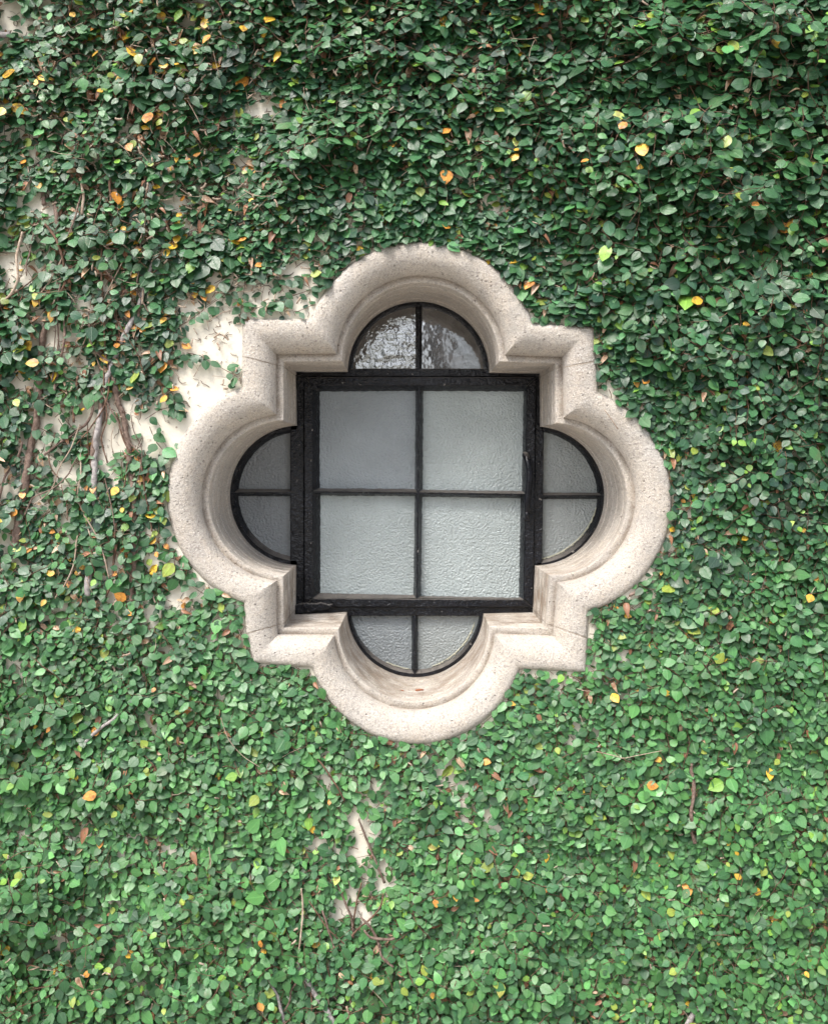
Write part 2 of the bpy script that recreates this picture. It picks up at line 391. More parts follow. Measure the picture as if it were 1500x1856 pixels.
YF, YS, YG = .2415, .232, .259
def empty(name, parent=None, **kw):
    o = put(name, None, parent=parent, **kw); return o
def bevel(name, op, gl, yf, yg, mat, parent, wob=.7, **kw):
    """sloping putty between steel opening (op) and visible glass edge (gl), hand finished"""
    def sub(poly):
        P = []
        for i in range(len(poly)):
            a_, b_ = np.array(poly[i], float), np.array(poly[(i+1) % len(poly)], float)
            k = cnt[i]; P += [a_+(b_-a_)*j/k for j in range(k)]
        return np.array(P)
    cnt = [max(1, int(np.hypot(op[i][0]-op[(i+1) % len(op)][0], op[i][1]-op[(i+1) % len(op)][1])/5)) for i in range(len(op))]
    a_, b_ = sub(op), sub(gl); m = len(a_)
    b_ = b_ + np.stack([vnoise(b_[:, 0], b_[:, 1], 5, 31)-.5, vnoise(b_[:, 0], b_[:, 1], 5, 32)-.5], 1)*2*wob
    mid = a_*.45+b_*.55
    V = np.vstack([W(a_[:, 0], a_[:, 1], yf+.0015), W(mid[:, 0], mid[:, 1], yf+(yg-yf)*.45), W(b_[:, 0], b_[:, 1], yg)])-O0
    Fc = []
    for r in (0, 1):
        Fc += [(r*m+i, r*m+(i+1) % m, (r+1)*m+(i+1) % m, (r+1)*m+i) for i in range(m)]
    return put(name, mesh(name, V, Fc), mat, parent, **kw)
def pane(gl, yg, mat, parent, label=None, tilt=(0, 0)):
    P = np.array(gl, float); c = P.mean(0); P = c+(P-c)*1.03
    f = W(P[:, 0], P[:, 1], yg-.0012)
    cw = f.mean(0); f[:, 1] += (f[:, 0]-cw[0])*tilt[0]+(f[:, 2]-cw[2])*tilt[1]
    b = f.copy(); b[:, 1] += .004; m = len(P)
    V = np.vstack([f, b])-O0; Fc = [tuple(range(m)), tuple(range(2*m-1, m-1, -1))]+[(i, m+i, m+(i+1) % m, (i+1) % m) for i in range(m)]
    me = mesh('pane', V, Fc)
    import bmesh
    bm = bmesh.new(); bm.from_mesh(me); bmesh.ops.recalc_face_normals(bm, faces=bm.faces); bm.to_mesh(me); bm.free()
    return put('pane', me, mat, parent, label=label, smooth=False)

def merge(name, parent, objs):
    import bmesh
    bm = bmesh.new()
    for o in objs: bm.from_mesh(o.data)
    me = bpy.data.meshes.new(name); bm.to_mesh(me); bm.free()
    for o in objs: bpy.data.objects.remove(o)
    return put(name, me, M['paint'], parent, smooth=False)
def Q(*p): return list(p)
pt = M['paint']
# fixed square frame
fixed = merge('window_frame', win, [
    prism('frame_bar', Q((528,668.5),(987,668.5),(987,683),(528,683)), YF, .275, pt, win),
    prism('frame_bar', Q((528,1100),(983,1100),(983,1116),(528,1116)), YF, .275, pt, win),
    prism('frame_bar', Q((526,684),(551,684),(551,1099),(526,1099)), YF, .275, pt, win),
    prism('frame_bar', Q((971,684),(986,684),(981,1099),(964.5,1099)), YF, .275, pt, win)])
# lunettes: (outer stone arc, glass arc P1 M P2, straight edge, bar geometry)
def lunette(Bp, O, G, barO, barG, mats, labels, horizontal, tilts):
    """Bp stone-edge arc, O steel opening arc, G glass arc; bar given by its two web edges and two glass edges"""
    n = 28
    o_ = arc3(*O, n); g_ = arc3(*G, n); b_ = arc3(*Bp, n)
    # curved steel bar
    prism('curved_frame_bar', b_ + o_[::-1], YF, .275, pt, fixed, cham=.8, wob=.3, sub=6)
    ax = 1 if horizontal else 0
    def half(arc, lim, sign):
        pts = [p for p in arc if (p[ax]-lim)*sign > 0]
        # exact crossing point on the bar edge
        for i in range(len(arc)-1):
            a_, b2 = arc[i], arc[i+1]
            if (a_[ax]-lim)*(b2[ax]-lim) < 0:
                t = (lim-a_[ax])/(b2[ax]-a_[ax]); cr = (a_[0]+(b2[0]-a_[0])*t, a_[1]+(b2[1]-a_[1])*t)
        return pts, cr
    for s, (bo, bgl), mt, lb, tl in zip((-1, 1), zip(barO, barG), mats, labels, tilts):
        po, co = half(o_, bo, s); pg, cg = half(g_, bgl, s)
        # resample both arcs to equal counts
        def res(pts, k=18):
            P = np.array(pts); d = np.r_[0, np.cumsum(np.linalg.norm(np.diff(P, axis=0), axis=1))]; u = np.linspace(0, d[-1], k)
            return [(np.interp(t, d, P[:, 0]), np.interp(t, d, P[:, 1])) for t in u]
        first = (arc_first := (np.array(o_[0])[ax]-bo)*s > 0)
        po = po+[co] if first else [co]+po; pg = pg+[cg] if first else [cg]+pg
        po, pg = res(po), res(pg)
        # straight-side corner (bar meets casement side)
        base = lambda arc, lim: ((arc[0][0] if horizontal else lim), (lim if horizontal else arc[0][1]))
        do, dg = base(o_, bo), base(g_, bgl)
        if first: po = po+[do]; pg = pg+[dg]
        else: po = [do]+po; pg = [dg]+pg
        if s < 0 or True:
            bevel('putty_bevel', po, pg, YF, YG, pt, fixed)
        pane(pg, YG, mt, fixed, lb, tl)
    lo, hi = barO
    if horizontal:
        x0 = o_[0][0]; x1 = (b_[n//2][0]+o_[n//2][0])/2; xa, xb = min(x0, x1), max(x0, x1)
        prism('glazing_bar', Q((xa,lo),(xb,lo),(xb,hi),(xa,hi)), YF-.001, YG+.005, pt, fixed, cham=.4)
    else:
        y0_ = o_[0][1]; y1_ = (b_[n//2][1]+o_[n//2][1])/2; ya, yb = min(y0_, y1_), max(y0_, y1_)
        prism('glazing_bar', Q((lo,ya),(hi,ya),(hi,yb),(lo,yb)), YF-.001, YG+.005, pt, fixed, cham=.4)
lunette(((622,672),(758,543),(893,672)), ((636,668.8),(758,552),(880,668.8)), ((639,668),(758,557),(876,668)), (756,760), (752.5,765), (M['rip'], M['clear']),
        ('rippled clear pane reflecting bright sky','clear pane reflecting sky with a crack'), False, ((.0, .0), (.0, .012)))
lunette(((879,1108),(753,1231),(625,1108)), ((871,1115),(753,1220),(634,1115)), ((868,1116),(753,1213),(637,1116)), (749.5,753), (745.5,757.5), (M['frost_low'], M['frost_mid']),
        (None, 'grey obscured pane with pale putty along its arc'), False, ((0,0),(0,0)))
lunette(((541,1030),(412,895),(541,765)), ((538,1016),(424,895),(538,779)), ((537.5,1009),(433,895),(537.5,783)), (892,895), (886,899.5), (M['frost_dark_reflection'], M['frost_dark_reflection']),
        ('obscured pane coloured for a darker reflection','obscured pane coloured for a darker reflection'), True, ((0,0),(0,0)))
lunette(((974,767),(1099,897),(964,1031)), ((981,779),(1089,897),(974,1020)), ((981,783),(1081,897),(974,1014)), (897,900), (892.5,905), (M['frost_mid'], M['frost_mid']),
        ('grey obscured pane', 'grey obscured pane with pale putty along its arc'), True, ((0,0),(0,0)))
# opening casement
sash = merge('casement', win, [
    prism('sash_bar', Q((551.5,683.5),(970.5,683.5),(954,699),(566,699)), YS, .262, pt, win, wob=.6),
    prism('sash_bar', Q((568,1084.5),(948,1086.5),(965.5,1100),(553,1100)), YS, .262, pt, win, wob=.6),
    prism('sash_bar', Q((551,684.5),(566.5,700),(566.5,1083),(551.5,1099.5)), YS-.0006, .262, pt, win, wob=.6),
    prism('sash_bar', Q((971,684.5),(965.5,1099.5),(949,1085.5),(954.5,700)), YS-.0006, .262, pt, win, wob=.6)])
op = dict(l=566, t=699, r=952, b=1084)
vT, vB = (757.5, 760.5), (754, 757)       # web of the upright glazing bar at top / bottom
hL, hR = (890.5, 893), (895, 897.5)
panes = [
 (Q((566,699),(vT[0],699),(755.5,891.5),(566,890)), Q((580,710),(752.5,709),(751.5,886),(580,884.5)), 'frost_blue'),
 (Q((vT[1],699),(954,699),(951,895),(758.5,892)), Q((767,709),(948,710),(944.5,890),(766,887)), 'frost'),
 (Q((566,893),(755.5,894.5),(vB[0],1084),(566,1084)), Q((581,898.5),(751,899.5),(749,1078),(581,1074.5)), 'frost'),
 (Q((758.5,895),(951,898),(948,1086),(vB[1],1084)), Q((765,900.5),(942.5,903.5),(939.5,1083.5),(763,1079.5)), 'frost')]
for o_, g_, mt in panes:
    bevel('putty_bevel', o_, g_, YS, YG, pt, sash); pane(g_, YG, M[mt], sash, 'obscured pane with a bluish cast' if mt == 'frost_blue' else None)
prism('glazing_bar', Q((757.3,698),(760.7,698),(757.2,1085),(753.8,1085)), YS+.001, YG+.004, pt, sash, cham=.5, wob=.8)
prism('glazing_bar', Q((565,890),(953,895),(953,898),(565,893)), YS+.0022, YG+.004, pt, sash, cham=.5, wob=.8)

def tube(name, pts, rad, mat, parent=None, sides=8, org=None, **kw):
    P = np.array(pts, float); m = len(P); rad = np.broadcast_to(np.asarray(rad, float), (m,))
    V = []; up = np.array([0, -1., 0])
    for i in range(m):
        t = P[min(i+1, m-1)]-P[max(i-1, 0)]; t /= np.linalg.norm(t)+1e-9
        a_ = np.cross(t, up); 
        if np.linalg.norm(a_) < .05: a_ = np.cross(t, (1, 0, 0))
        a_ /= np.linalg.norm(a_); b_ = np.cross(a_, t)
        for s in range(sides):
            an = 2*math.pi*s/sides; V.append(P[i]+(a_*math.cos(an)+b_*math.sin(an))*rad[i])
    Fc = [(i*sides+s, i*sides+(s+1) % sides, (i+1)*sides+(s+1) % sides, (i+1)*sides+s) for i in range(m-1) for s in range(sides)]
    Fc += [tuple(range(sides))[::-1], tuple((m-1)*sides+s for s in range(sides))]
    V = np.array(V) - (org if org is not None else 0)
    if name is None: return V, Fc
    return put(name, mesh(name, V, Fc), mat, parent, **kw)
def smoothpath(ks, n):
    K = np.array(ks, float); t = np.linspace(0, len(K)-1, n); out = []
    for u in t:
        i = min(int(u), len(K)-2); f = u-i; p0 = K[max(i-1, 0)]; p1 = K[i]; p2 = K[i+1]; p3 = K[min(i+2, len(K)-1)]
        out.append(.5*((2*p1)+(-p0+p2)*f+(2*p0-5*p1+4*p2-p3)*f*f+(-p0+3*p1-3*p2+p3)*f**3))
    return np.array(out)
hp = [W(950,822,.228), W(952,826,.214), W(957,840,.204), W(959.5,862,.202), W(957,890,.203), W(955,915,.206), W(954,930,.212)]
hn = tube('handle', smoothpath(hp, 22), np.interp(np.linspace(0, 1, 22), [0, .15, .5, 1], [.0045, .008, .0085, .006]), M['handle_paint'], sash, 10, O0)
prism('handle_plate', Q((948,922),(961,922),(961,944),(949,944)), .2255, .234, pt, hn, cham=2, sub=4)
tube('handle_knob', [W(954,927,.216), W(954.4,931,.209), W(954.8,936,.211), W(955,939,.218)], [.003, .0065, .0065, .003], M['handle_paint'], hn, 10, O0)
# hinge block, bottom left
prism('hinge', Q((537,1098),(560,1092),(603,1095),(600,1102),(575,1107),(556,1111),(537,1112)), .222, .25, pt, sash, cham=1.8, wob=2.2, sub=4)
prism('hinge', Q((537,680),(549,678),(550,706),(538,708)), .228, .25, pt, sash, cham=1.5, wob=1.2, sub=4)
# raised paint and pale smears
def smear(arcpts, wlo, whi, parent, name='putty_smear'):
    A2 = np.array(arcpts); m = len(A2); t = np.gradient(A2, axis=0); t /= np.linalg.norm(t, axis=1)[:, None]
    nn = np.stack([-t[:, 1], t[:, 0]], 1); taper = np.clip(np.minimum(np.arange(m), m-1-np.arange(m))/5, 0, 1)
    w = (wlo+(whi-wlo)*rng.random(m))*taper+.15
    i_ = A2+nn*w[:, None]
    o_ = A2-nn*1.0
    V = np.vstack([W(o_[:, 0], o_[:, 1], YG-.0026), W(((A2+i_)/2)[:, 0], ((A2+i_)/2)[:, 1], YG-.0036), W(i_[:, 0], i_[:, 1], YG-.0008)])-O0
    Fc = [(r*m+i, r*m+i+1, (r+1)*m+i+1, (r+1)*m+i) for r in (0, 1) for i in range(m-1)]
    put(name, mesh(name, V, Fc), M['putty'], parent, label='pale dried putty along the glass edge')
arcR = arc3((974,1014),(1055,968),(1080,920), 60); smear(arcR, .3, 4.2, fixed)
smear(arc3((782,1208),(830,1178),(860,1128), 50), .2, 3.8, fixed)
smear(arc3((500,1003),(515,1008),(536,1011), 24), .2, 4, fixed)
smear(arc3((700,1200),(722,1208),(742,1213), 24), .1, 3, fixed)
# crack with a paper-thin step on the clear lunette pane, reddish debris on the lower lip
def debris(px, py, y, ln, r, rot, label):
    c = W(px, py, y); d = np.array([math.cos(rot), 0, math.sin(rot)])*ln/2
    pts = [c-d, c-d*.4+(0, -.0012, .0008), c+d*.3+(0, -.0006, .001), c+d]
    tube('dry_twig', np.array(pts), [r*.6, r, r*.9, r*.5], M['debris'], None, 6, label=label, cat='dry twig')
debris(760,1251,.118,.018,.0026,.05,'rust brown dry twig piece lying in the lower lobe of the stone surround')
debris(729,1252,.118,.007,.0012,-.3,'tiny rust brown speck left of the dry twig in the lower stone lobe')

# ------------------------------------------------------------------ creeping fig
vine = put('climbing_fig', None, label='dense creeping fig with small green and yellow leaves climbing over the cream wall', cat='climbing plant')
vine.location = (0, 0, 0)
PXM = 1.1e-3*1.9/1.9*(1.9/F)/(1.1e-3) if False else 1.9/F       # metres per photograph pixel on the wall
GAPS = [ # x, y, rx, ry, strength
 (390,600,62,45,1),(400,660,48,55,1),(345,700,46,70,1),(312,765,34,36,1),(430,585,55,30,1),(300,830,20,40,.6),(232,790,28,45,.8),(197,800,16,50,.9),(222,745,18,40,.9),
 (545,483,55,20,.7),(530,515,60,22,.75),(560,545,45,28,.9),(480,520,50,25,.7),(455,545,40,30,.9),(400,560,40,25,.8),(420,500,40,18,.5),(640,450,60,18,.4),(395,410,25,15,.6),
 (318,1010,16,50,.5),(345,1072,36,24,.7),(435,1150,14,50,.7),(20,478,22,22,1),(72,370,26,20,1),(28,35,22,35,.9),(470,190,34,26,.9),(428,290,18,30,.8),(500,165,15,20,.6),
 (655,335,30,14,.6),(895,368,28,14,.8),(1008,470,22,14,.8),(740,405,30,12,.5),(585,205,20,12,.4),(150,630,22,18,.5),(60,290,22,26,.6),
 (655,1503,32,24,.9),(618,1540,22,14,.7),(690,1590,32,13,.8),(635,1642,32,26,.9),(665,1568,22,12,.5),(598,1418,14,11,.8),(685,1420,16,9,.9),(838,1447,10,26,.8),(887,1488,22,14,.9),
 (820,1385,12,9,.8),(935,1380,15,8,.7),(1010,1238,28,13,.8),(1188,1105,22,24,.8),(1225,1556,34,8,.8),(978,1536,16,9,.8),(1190,1055,18,14,.6),(1110,740,14,14,.6),(1165,690,14,12,.6),
 (1148,935,10,10,.0),(1225,850,8,20,.7),(300,950,12,30,.7),(150,1510,25,14,.7),(250,1530,20,10,.6),(40,1500,20,14,.6),(150,1600,18,30,.4),(210,1640,20,15,.6),(1405,1390,18,12,.6),(1180,1590,14,8,.5),
 (640,1480,18,14,.7),(575,1470,18,8,.6),(1060,1720,12,8,.5),(880,1650,14,8,.5),(420,1690,16,10,.4),(560,1640,14,8,.4),(1090,90,10,20,.5),(890,60,10,14,.4),(190,120,16,12,.5),(110,230,18,14,.5),
 (255,205,18,14,.5),(345,150,14,10,.4),(270,300,20,14,.4),(60,560,14,18,.5),(95,830,22,22,.6),(70,880,16,20,.7),(60,760,12,30,.5),(110,960,26,14,.6),(20,1010,16,16,.5),(255,1000,16,26,.5),(100,1060,16,12,.5)]
GAPS = [(a, b, c*(1.2 if c < 24 and b > 1200 else 1), d*(1.2 if c < 24 and b > 1200 else 1), min(1, e*(1.25 if b > 1200 else 1))) for a, b, c, d, e in GAPS]
def cover(px, py):
    c = np.full(np.shape(px), 1.0)
    wx = px+(vnoise(px, py, 11, 41)-.5)*40; wy = py+(vnoise(px, py, 11, 42)-.5)*40
    for gx, gy, rx, ry, s in GAPS:
        d = np.sqrt(((wx-gx)/rx)**2+((wy-gy)/ry)**2)
        c = np.minimum(c, 1-s*np.clip((1.25-d)/.35, 0, 1))
    n = vnoise(px, py, 34, 43)*.45+vnoise(px, py, 12, 44)*.55
    left = np.clip((520-px)/300, 0, 1)*np.clip((1250-py)/250, 0, 1)
    thr = .215+.09*left+.05*np.clip((900-px)/500, 0, 1)*np.clip((py-300)/500, 0, 1)
    c = np.minimum(c, np.clip((n-thr)/.08, 0, 1)*.9+.1)
    return c
def inpoly(px, py, poly):
    ins = np.zeros(np.shape(px), bool); n = len(poly); j = n-1
    for i in range(n):
        xi, yi = poly[i]; xj, yj = poly[j]
        if yi != yj:
            ins ^= ((yi > py) != (yj > py)) & (px < (xj-xi)*(py-yi)/(yj-yi)+xi)
        j = i
    return ins
Aout = A_ + od*1.0; Ain = A_ - od*5
P_poly = Aout[::3]; P_in = Ain[::3]
def thick(px, py):
    """how far the foliage stands off the wall (m)"""
    r = .018 + .030*np.clip((px-850)/450, 0, 1)*np.clip((1100-py)/500, 0, 1) + .022*np.clip((450-py)/350, 0, 1) + .016*np.clip((py-1350)/400, 0, 1)
    r = r + .018*np.clip((200-px)/200, 0, 1)*np.clip((py-1200)/300, 0, 1)
    n = vnoise(px, py, 90, 51)*.6+vnoise(px, py, 38, 52)*.4
    r = r*(.20+1.65*n)
    g = np.ones(np.shape(px))
    for gx, gy, rx, ry, s in GAPS:
        if s < .55: continue
        dd_ = np.sqrt(((px-gx)/(rx+12))**2+((py-gy)/(ry+12))**2); g = np.minimum(g, np.clip((dd_-.8)/2.2, .2, 1))
    r = r*g
    # thinner next to bare patches and stone
    d = np.full(np.shape(px), 1e9)
    for k in range(0, len(P_poly), 2):
        d = np.minimum(d, (px-P_poly[k][0])**2+(py-P_poly[k][1])**2)
    d = np.sqrt(d); edge = np.clip(d/120, .16, 1)
    return np.maximum(.006, r*edge*np.clip(cover(px, py)+.1, .3, 1))
LV = []      # leaf records
SEG = []     # twig segments
def grow(x, z, ang, h, nodes, size, rec, tone):
    """vectorised shoots: x,z wall position (m), ang heading (0=up), h height fraction"""
    n = len(x); alive = np.ones(n, bool); side = rng.integers(0, 2, n)*2-1
    for i in range(nodes.max()):
        alive &= (i < nodes)
        if not alive.any(): break
        step = size*(.42+.25*rng.random(n))
        nx = x+np.sin(ang)*step; nz = z+np.cos(ang)*step
        px, py = PX(np.stack([nx, 0*nx-.7*h*.03, nz], 1)); c = cover(px, py)
        blocked = inpoly(px, py, P_poly)
        cont = alive & ~blocked & (rng.random(n) < .14+1.2*c)
        T = thick(px, py); hh = .004+h*T
        ids = np.where(cont)[0]
        if len(ids):
            grown = i/np.maximum(nodes, 1)
            s = size*(.72+.5*rng.random(n))*np.where(grown > .8, .7, 1)
            LV.append(np.stack([nx, hh, nz, ang, side, s, grown, tone, h, np.maximum(T, .008), px, py], 1)[ids])
            SEG.append(np.stack([x, rec['h'], z, nx, hh, nz], 1)[ids] if i else np.stack([x, hh, z, nx, hh, nz], 1)[ids])
        rec['h'] = hh
        x, z = np.where(cont, nx, x), np.where(cont, nz, z); alive = cont
        ang = ang+(rng.random(n)-.5)*.7 ; side = -side
# start points: stratified over frame plus a margin all round
x0, x1, z0, z1 = W(-430, 900, 0)[0], W(1930, 900, 0)[0], W(700, 2200, 0)[2], W(700, -330, 0)[2]
def starts(sp):
    gx, gz = np.meshgrid(np.arange(x0, x1, sp), np.arange(z0, z1, sp)); gx = gx.ravel()+rng.random(gx.size)*sp; gz = gz.ravel()+rng.random(gz.size)*sp
    px, py = PX(np.stack([gx, 0*gx, gz], 1)); c = cover(px, py); keep = (rng.random(len(c)) < c) & ~inpoly(px, py, P_poly)
    return gx[keep], gz[keep]
for sp, hlo, hhi in ((.0245, .0, .3), (.0225, .2, .6), (.0235, .5, 1.0), (.040, .9, 1.2)):
    gx, gz = starts(sp); n = len(gx)
    ang = rng.normal(0, 1.5, n) + np.where(rng.random(n) < .6, 0, math.pi)
    px, py = PX(np.stack([gx, 0*gx, gz], 1))
    size = .0180*(1+.20*(vnoise(px, py, 120, 61)-.5)+1.1*np.clip(vnoise(px, py, 30, 62)-.72, 0, 1)) * np.exp(rng.normal(0, .21, n))
    size = size*(1+.07*np.clip((900-py)/500, 0, 1))*(1+.14*np.clip((px-900)/500, 0, 1)*np.clip((900-py)/500, 0, 1))
    grow(gx, gz, ang, hlo+(hhi-hlo)*rng.random(n), rng.integers(4, 11, n), size, {'h': np.zeros(n)}, rng.random(n))
NGROW = sum(len(q) for q in LV)
# sprigs straying over bare plaster, as in the photograph
SPR = [[(300,607),(347,580),(377,557),(420,527)], [(318,652),(350,653),(390,662),(413,673),(432,684)], [(430,575),(473,557),(513,543),(573,523),(602,512)],
 [(470,500),(520,505),(560,500),(600,490)], [(440,470),(445,510),(440,550),(436,578)], [(290,640),(300,690),(315,715),(320,740)], [(480,520),(475,545),(485,562)],
 [(560,470),(590,480),(620,470)], [(640,470),(610,500),(590,520)], [(265,760),(300,740),(325,745)], [(340,640),(365,645),(380,655)], [(300,570),(290,600),(300,630),(285,660)],
 [(330,1040),(350,1062),(390,1085),(420,1090)], [(425,1120),(440,1150),(452,1180)], [(240,690),(270,670),(300,675)], [(500,470),(500,495),(515,530)]]
for sp_ in SPR:
    P = smoothpath(sp_, max(4, int(sum(math.hypot(a[0]-b[0], a[1]-b[1]) for a, b in zip(sp_, sp_[1:]))/8.0)))
    w = W(P[:, 0], P[:, 1], 0)
    for i in range(len(P)-1):
        an = math.atan2(w[i+1][0]-w[i][0], w[i+1][2]-w[i][2]); s = .020*(.8+.5*random.random())
        if sp_[0] == (318,652) and 3 < i < 9: pass
        else: LV.append(np.array([[w[i+1][0], .007, w[i+1][2], an, (-1)**i, s, .4, .35+.2*random.random(), .3, .01, P[i+1][0], P[i+1][1]]]))
        SEG.append(np.array([[w[i][0], .006, w[i][2], w[i+1][0], .006, w[i+1][2]]]))
LV = np.vstack(LV); SEG = np.vstack(SEG)
# leaf frames
n = len(LV); X, H, Z, ANG, SIDE, S, GR, TONE, HF, TT, LPX, LPY = LV.T
d2 = ANG + SIDE*(.75+.5*rng.random(n))
dx, dz = np.sin(d2), np.cos(d2)-1.05*rng.random(n)        # hang
nl = np.hypot(dx, dz)+1e-6; dx, dz = dx/nl, dz/nl
tilt = np.radians(rng.normal(26, 11, n)+7*np.clip((850-LPY)/600, 0, 1)*np.clip((LPX-100)/500, .2, 1)); yawn = np.radians(rng.normal(-4, 15, n))
deadk = rng.random(n)
nrm = np.stack([np.sin(yawn)*np.cos(tilt), -np.cos(yawn)*np.cos(tilt), np.sin(tilt)], 1)
flat = (HF < .2)[:, None]; nrm = np.where(flat, nrm*[1, 1, .7], nrm); nrm /= np.linalg.norm(nrm, axis=1)[:, None]
D = np.stack([dx, 0*dx, dz], 1); D -= nrm*(D*nrm).sum(1)[:, None]; D /= np.linalg.norm(D, axis=1)[:, None]
SD = np.cross(nrm, D)
base = np.stack([X, -H, Z], 1) + D*(.0025+.002*rng.random(n))[:, None]
# keep off the stone: centre of the leaf must be outside the surround
cx_, cy_ = PX(base+D*(S*.55)[:, None]); tx_, ty_ = PX(base+D*(S*.9)[:, None])
keep = ~inpoly(cx_, cy_, P_in) & ~(inpoly(tx_, ty_, P_in) & (rng.random(n) < .85)) & (S > .009)
cg = cover(cx_, cy_); issp = np.arange(n) >= NGROW
keep &= issp | (rng.random(n) < .30+1.6*cg)
# colours (base colour of each leaf; dark mature, mid, fresh, lime, yellow, orange, dead)
u = rng.random(n); g1 = vnoise(LPX, LPY, 150, 71); fresh = np.clip((LPY-850)/500, 0, 1)*.66+.12+.25*(g1-.5)
t = np.clip(TONE*.55+fresh*.55+rng.normal(0, .10, n), 0, 1)[:, None]
dark = np.array([.019, .056, .037]); mid = np.array([.042, .132, .050]); lite = np.array([.082, .232, .066])
Cc = np.where(t < .5, dark+(mid-dark)*t*2, mid+(lite-mid)*(t-.5)*2)
Cc = Cc*np.exp(rng.normal(0, .24, (n, 1)))
young = (GR > .75) & (u < .16); Cc[young] = np.array([.17, .34, .055])*np.exp(rng.normal(0, .2, (young.sum(), 1)))
leftness = np.clip((560-LPX)/350, 0, 1)*np.clip((1150-LPY)/200, 0, 1)
v = rng.random(n)/(.35+1.6*vnoise(LPX, LPY, 26, 75)**2+1.6*(1-leftness)); yp = .0022+.036*leftness; yel = v < yp
Cc[yel] = np.where(rng.random((yel.sum(), 1)) < .6, np.array([.62, .40, .045]), np.array([.60, .27, .05]))*np.exp(rng.normal(0, .15, (yel.sum(), 1)))
lime = (v >= yp) & (v < yp+.005+.016*leftness); Cc[lime] = np.array([.25, .34, .06])*np.exp(rng.normal(0, .2, (lime.sum(), 1)))
v2 = rng.random(n); dead = (v2 < .045+.06*leftness+.10*np.clip(vnoise(LPX, LPY, 22, 76)-.68, 0, 1)/.3) & (HF < .85); Cc[dead] = np.where(rng.random((dead.sum(), 1)) < .5, np.array([.30, .15, .09]), np.array([.48, .34, .24]))*np.exp(rng.normal(0, .25, (dead.sum(), 1)))
asp = rng.normal(.76, .08, n).clip(.5, 1.0); fold = rng.normal(.10, .09, n); curl = rng.normal(.14, .16, n)
fold[dead] = .8; asp[dead] *= .6; curl[dead] += .4
# template
ts = np.array([0, .12, .34, .6, .82, 1.0]); hw = np.array([0, .31, .50, .43, .235, 0])
tmpl = []   # (t, halfwidth signed unit)
for k in range(6): tmpl.append((ts[k], 0.))
for k in range(1, 5): tmpl.append((ts[k], hw[k]))
for k in range(1, 5): tmpl.append((ts[k], -hw[k]))
tmpl = np.array(tmpl)
TR = [(0, 6, 1), (0, 1, 10), (4, 9, 5), (4, 5, 13)]
QD = [(k, k+5, k+6, k+1) for k in (1, 2, 3)] + [(k, k+1, k+10, k+9) for k in (1, 2, 3)]
def leaf_verts(i):
    t = tmpl[:, 0][None]; w = tmpl[:, 1][None]*asp[i][:, None]
    s = S[i][:, None]
    lx = t*s; ly = w*s; lz = (np.abs(w)*fold[i][:, None] - curl[i][:, None]*(t**2)*.9 - .35*w*w*1.0)*s
    return base[i][:, None]+lx[..., None]*D[i][:, None]+ly[..., None]*SD[i][:, None]+lz[..., None]*nrm[i][:, None]
loops = np.array([v_ for f in TR for v_ in f]+[v_ for f in QD for v_ in f], np.int32)
tot = np.array([3]*4+[4]*6, np.int32); LP = len(loops)
# check winding: normal should be along +nrm
_e = np.array([[tt, ww, 0] for tt, ww in tmpl]); _n = np.cross(_e[6]-_e[0], _e[1]-_e[0])[2]
if _n < 0:
    TR = [f[::-1] for f in TR]; QD = [f[::-1] for f in QD]; loops = np.array([v_ for f in TR for v_ in f]+[v_ for f in QD for v_ in f], np.int32)
uvt = np.stack([tmpl[:, 0], tmpl[:, 1]*2, tmpl[:, 0]*0], 1)
def add_attrs(me, col, uv):
    a_ = me.attributes.new('leaf_color', 'FLOAT_COLOR', 'POINT'); a_.data.foreach_set('color', col.astype(np.float32).ravel())
    b_ = me.attributes.new('leaf_uv', 'FLOAT_VECTOR', 'POINT'); b_.data.foreach_set('vector', uv.astype(np.float32).ravel())
def leaf_mesh(name, i):
    m = len(i); V = leaf_verts(i).reshape(-1, 3); me = bpy.data.meshes.new(name)
    me.vertices.add(len(V)); me.vertices.foreach_set('co', V.astype(np.float32).ravel())
    me.loops.add(m*LP); me.polygons.add(m*10)
    me.loops.foreach_set('vertex_index', (loops[None]+14*np.arange(m)[:, None]).astype(np.int32).ravel())
    st = np.r_[0, np.cumsum(tot)[:-1]]
    me.polygons.foreach_set('loop_start', (st[None]+LP*np.arange(m)[:, None]).astype(np.int32).ravel())
    me.update(calc_edges=True)
    me.polygons.foreach_set('use_smooth', np.ones(m*10, bool))
    col = np.repeat(np.c_[Cc[i], np.ones(m)], 14, 0); add_attrs(me, col, np.tile(uvt, (m, 1)))
    return me
inframe = (LPX > 15) & (LPX < 1485) & (LPY > 15) & (LPY < 1841) & keep & ~dead
ev = -nrm[:, 1]*.9+.1
score = S*asp*ev*(.6+HF*TT/.03)*inframe*np.where(yel, 1.5, 1)
big = np.argsort(-score)[:300]; S[big] = np.minimum(S[big]*1.05, .033); asp[big] = np.clip(asp[big], .6, .85); curl[big] = np.clip(curl[big], 0, .3); fold[big] = np.clip(fold[big], -.02, .2)
isbig = np.zeros(n, bool); isbig[big] = True
rest = np.where(keep & ~isbig)[0]
put('leaves', leaf_mesh('leaves', rest), M['leaf'], vine, kind='stuff')
print('leaves', len(rest))
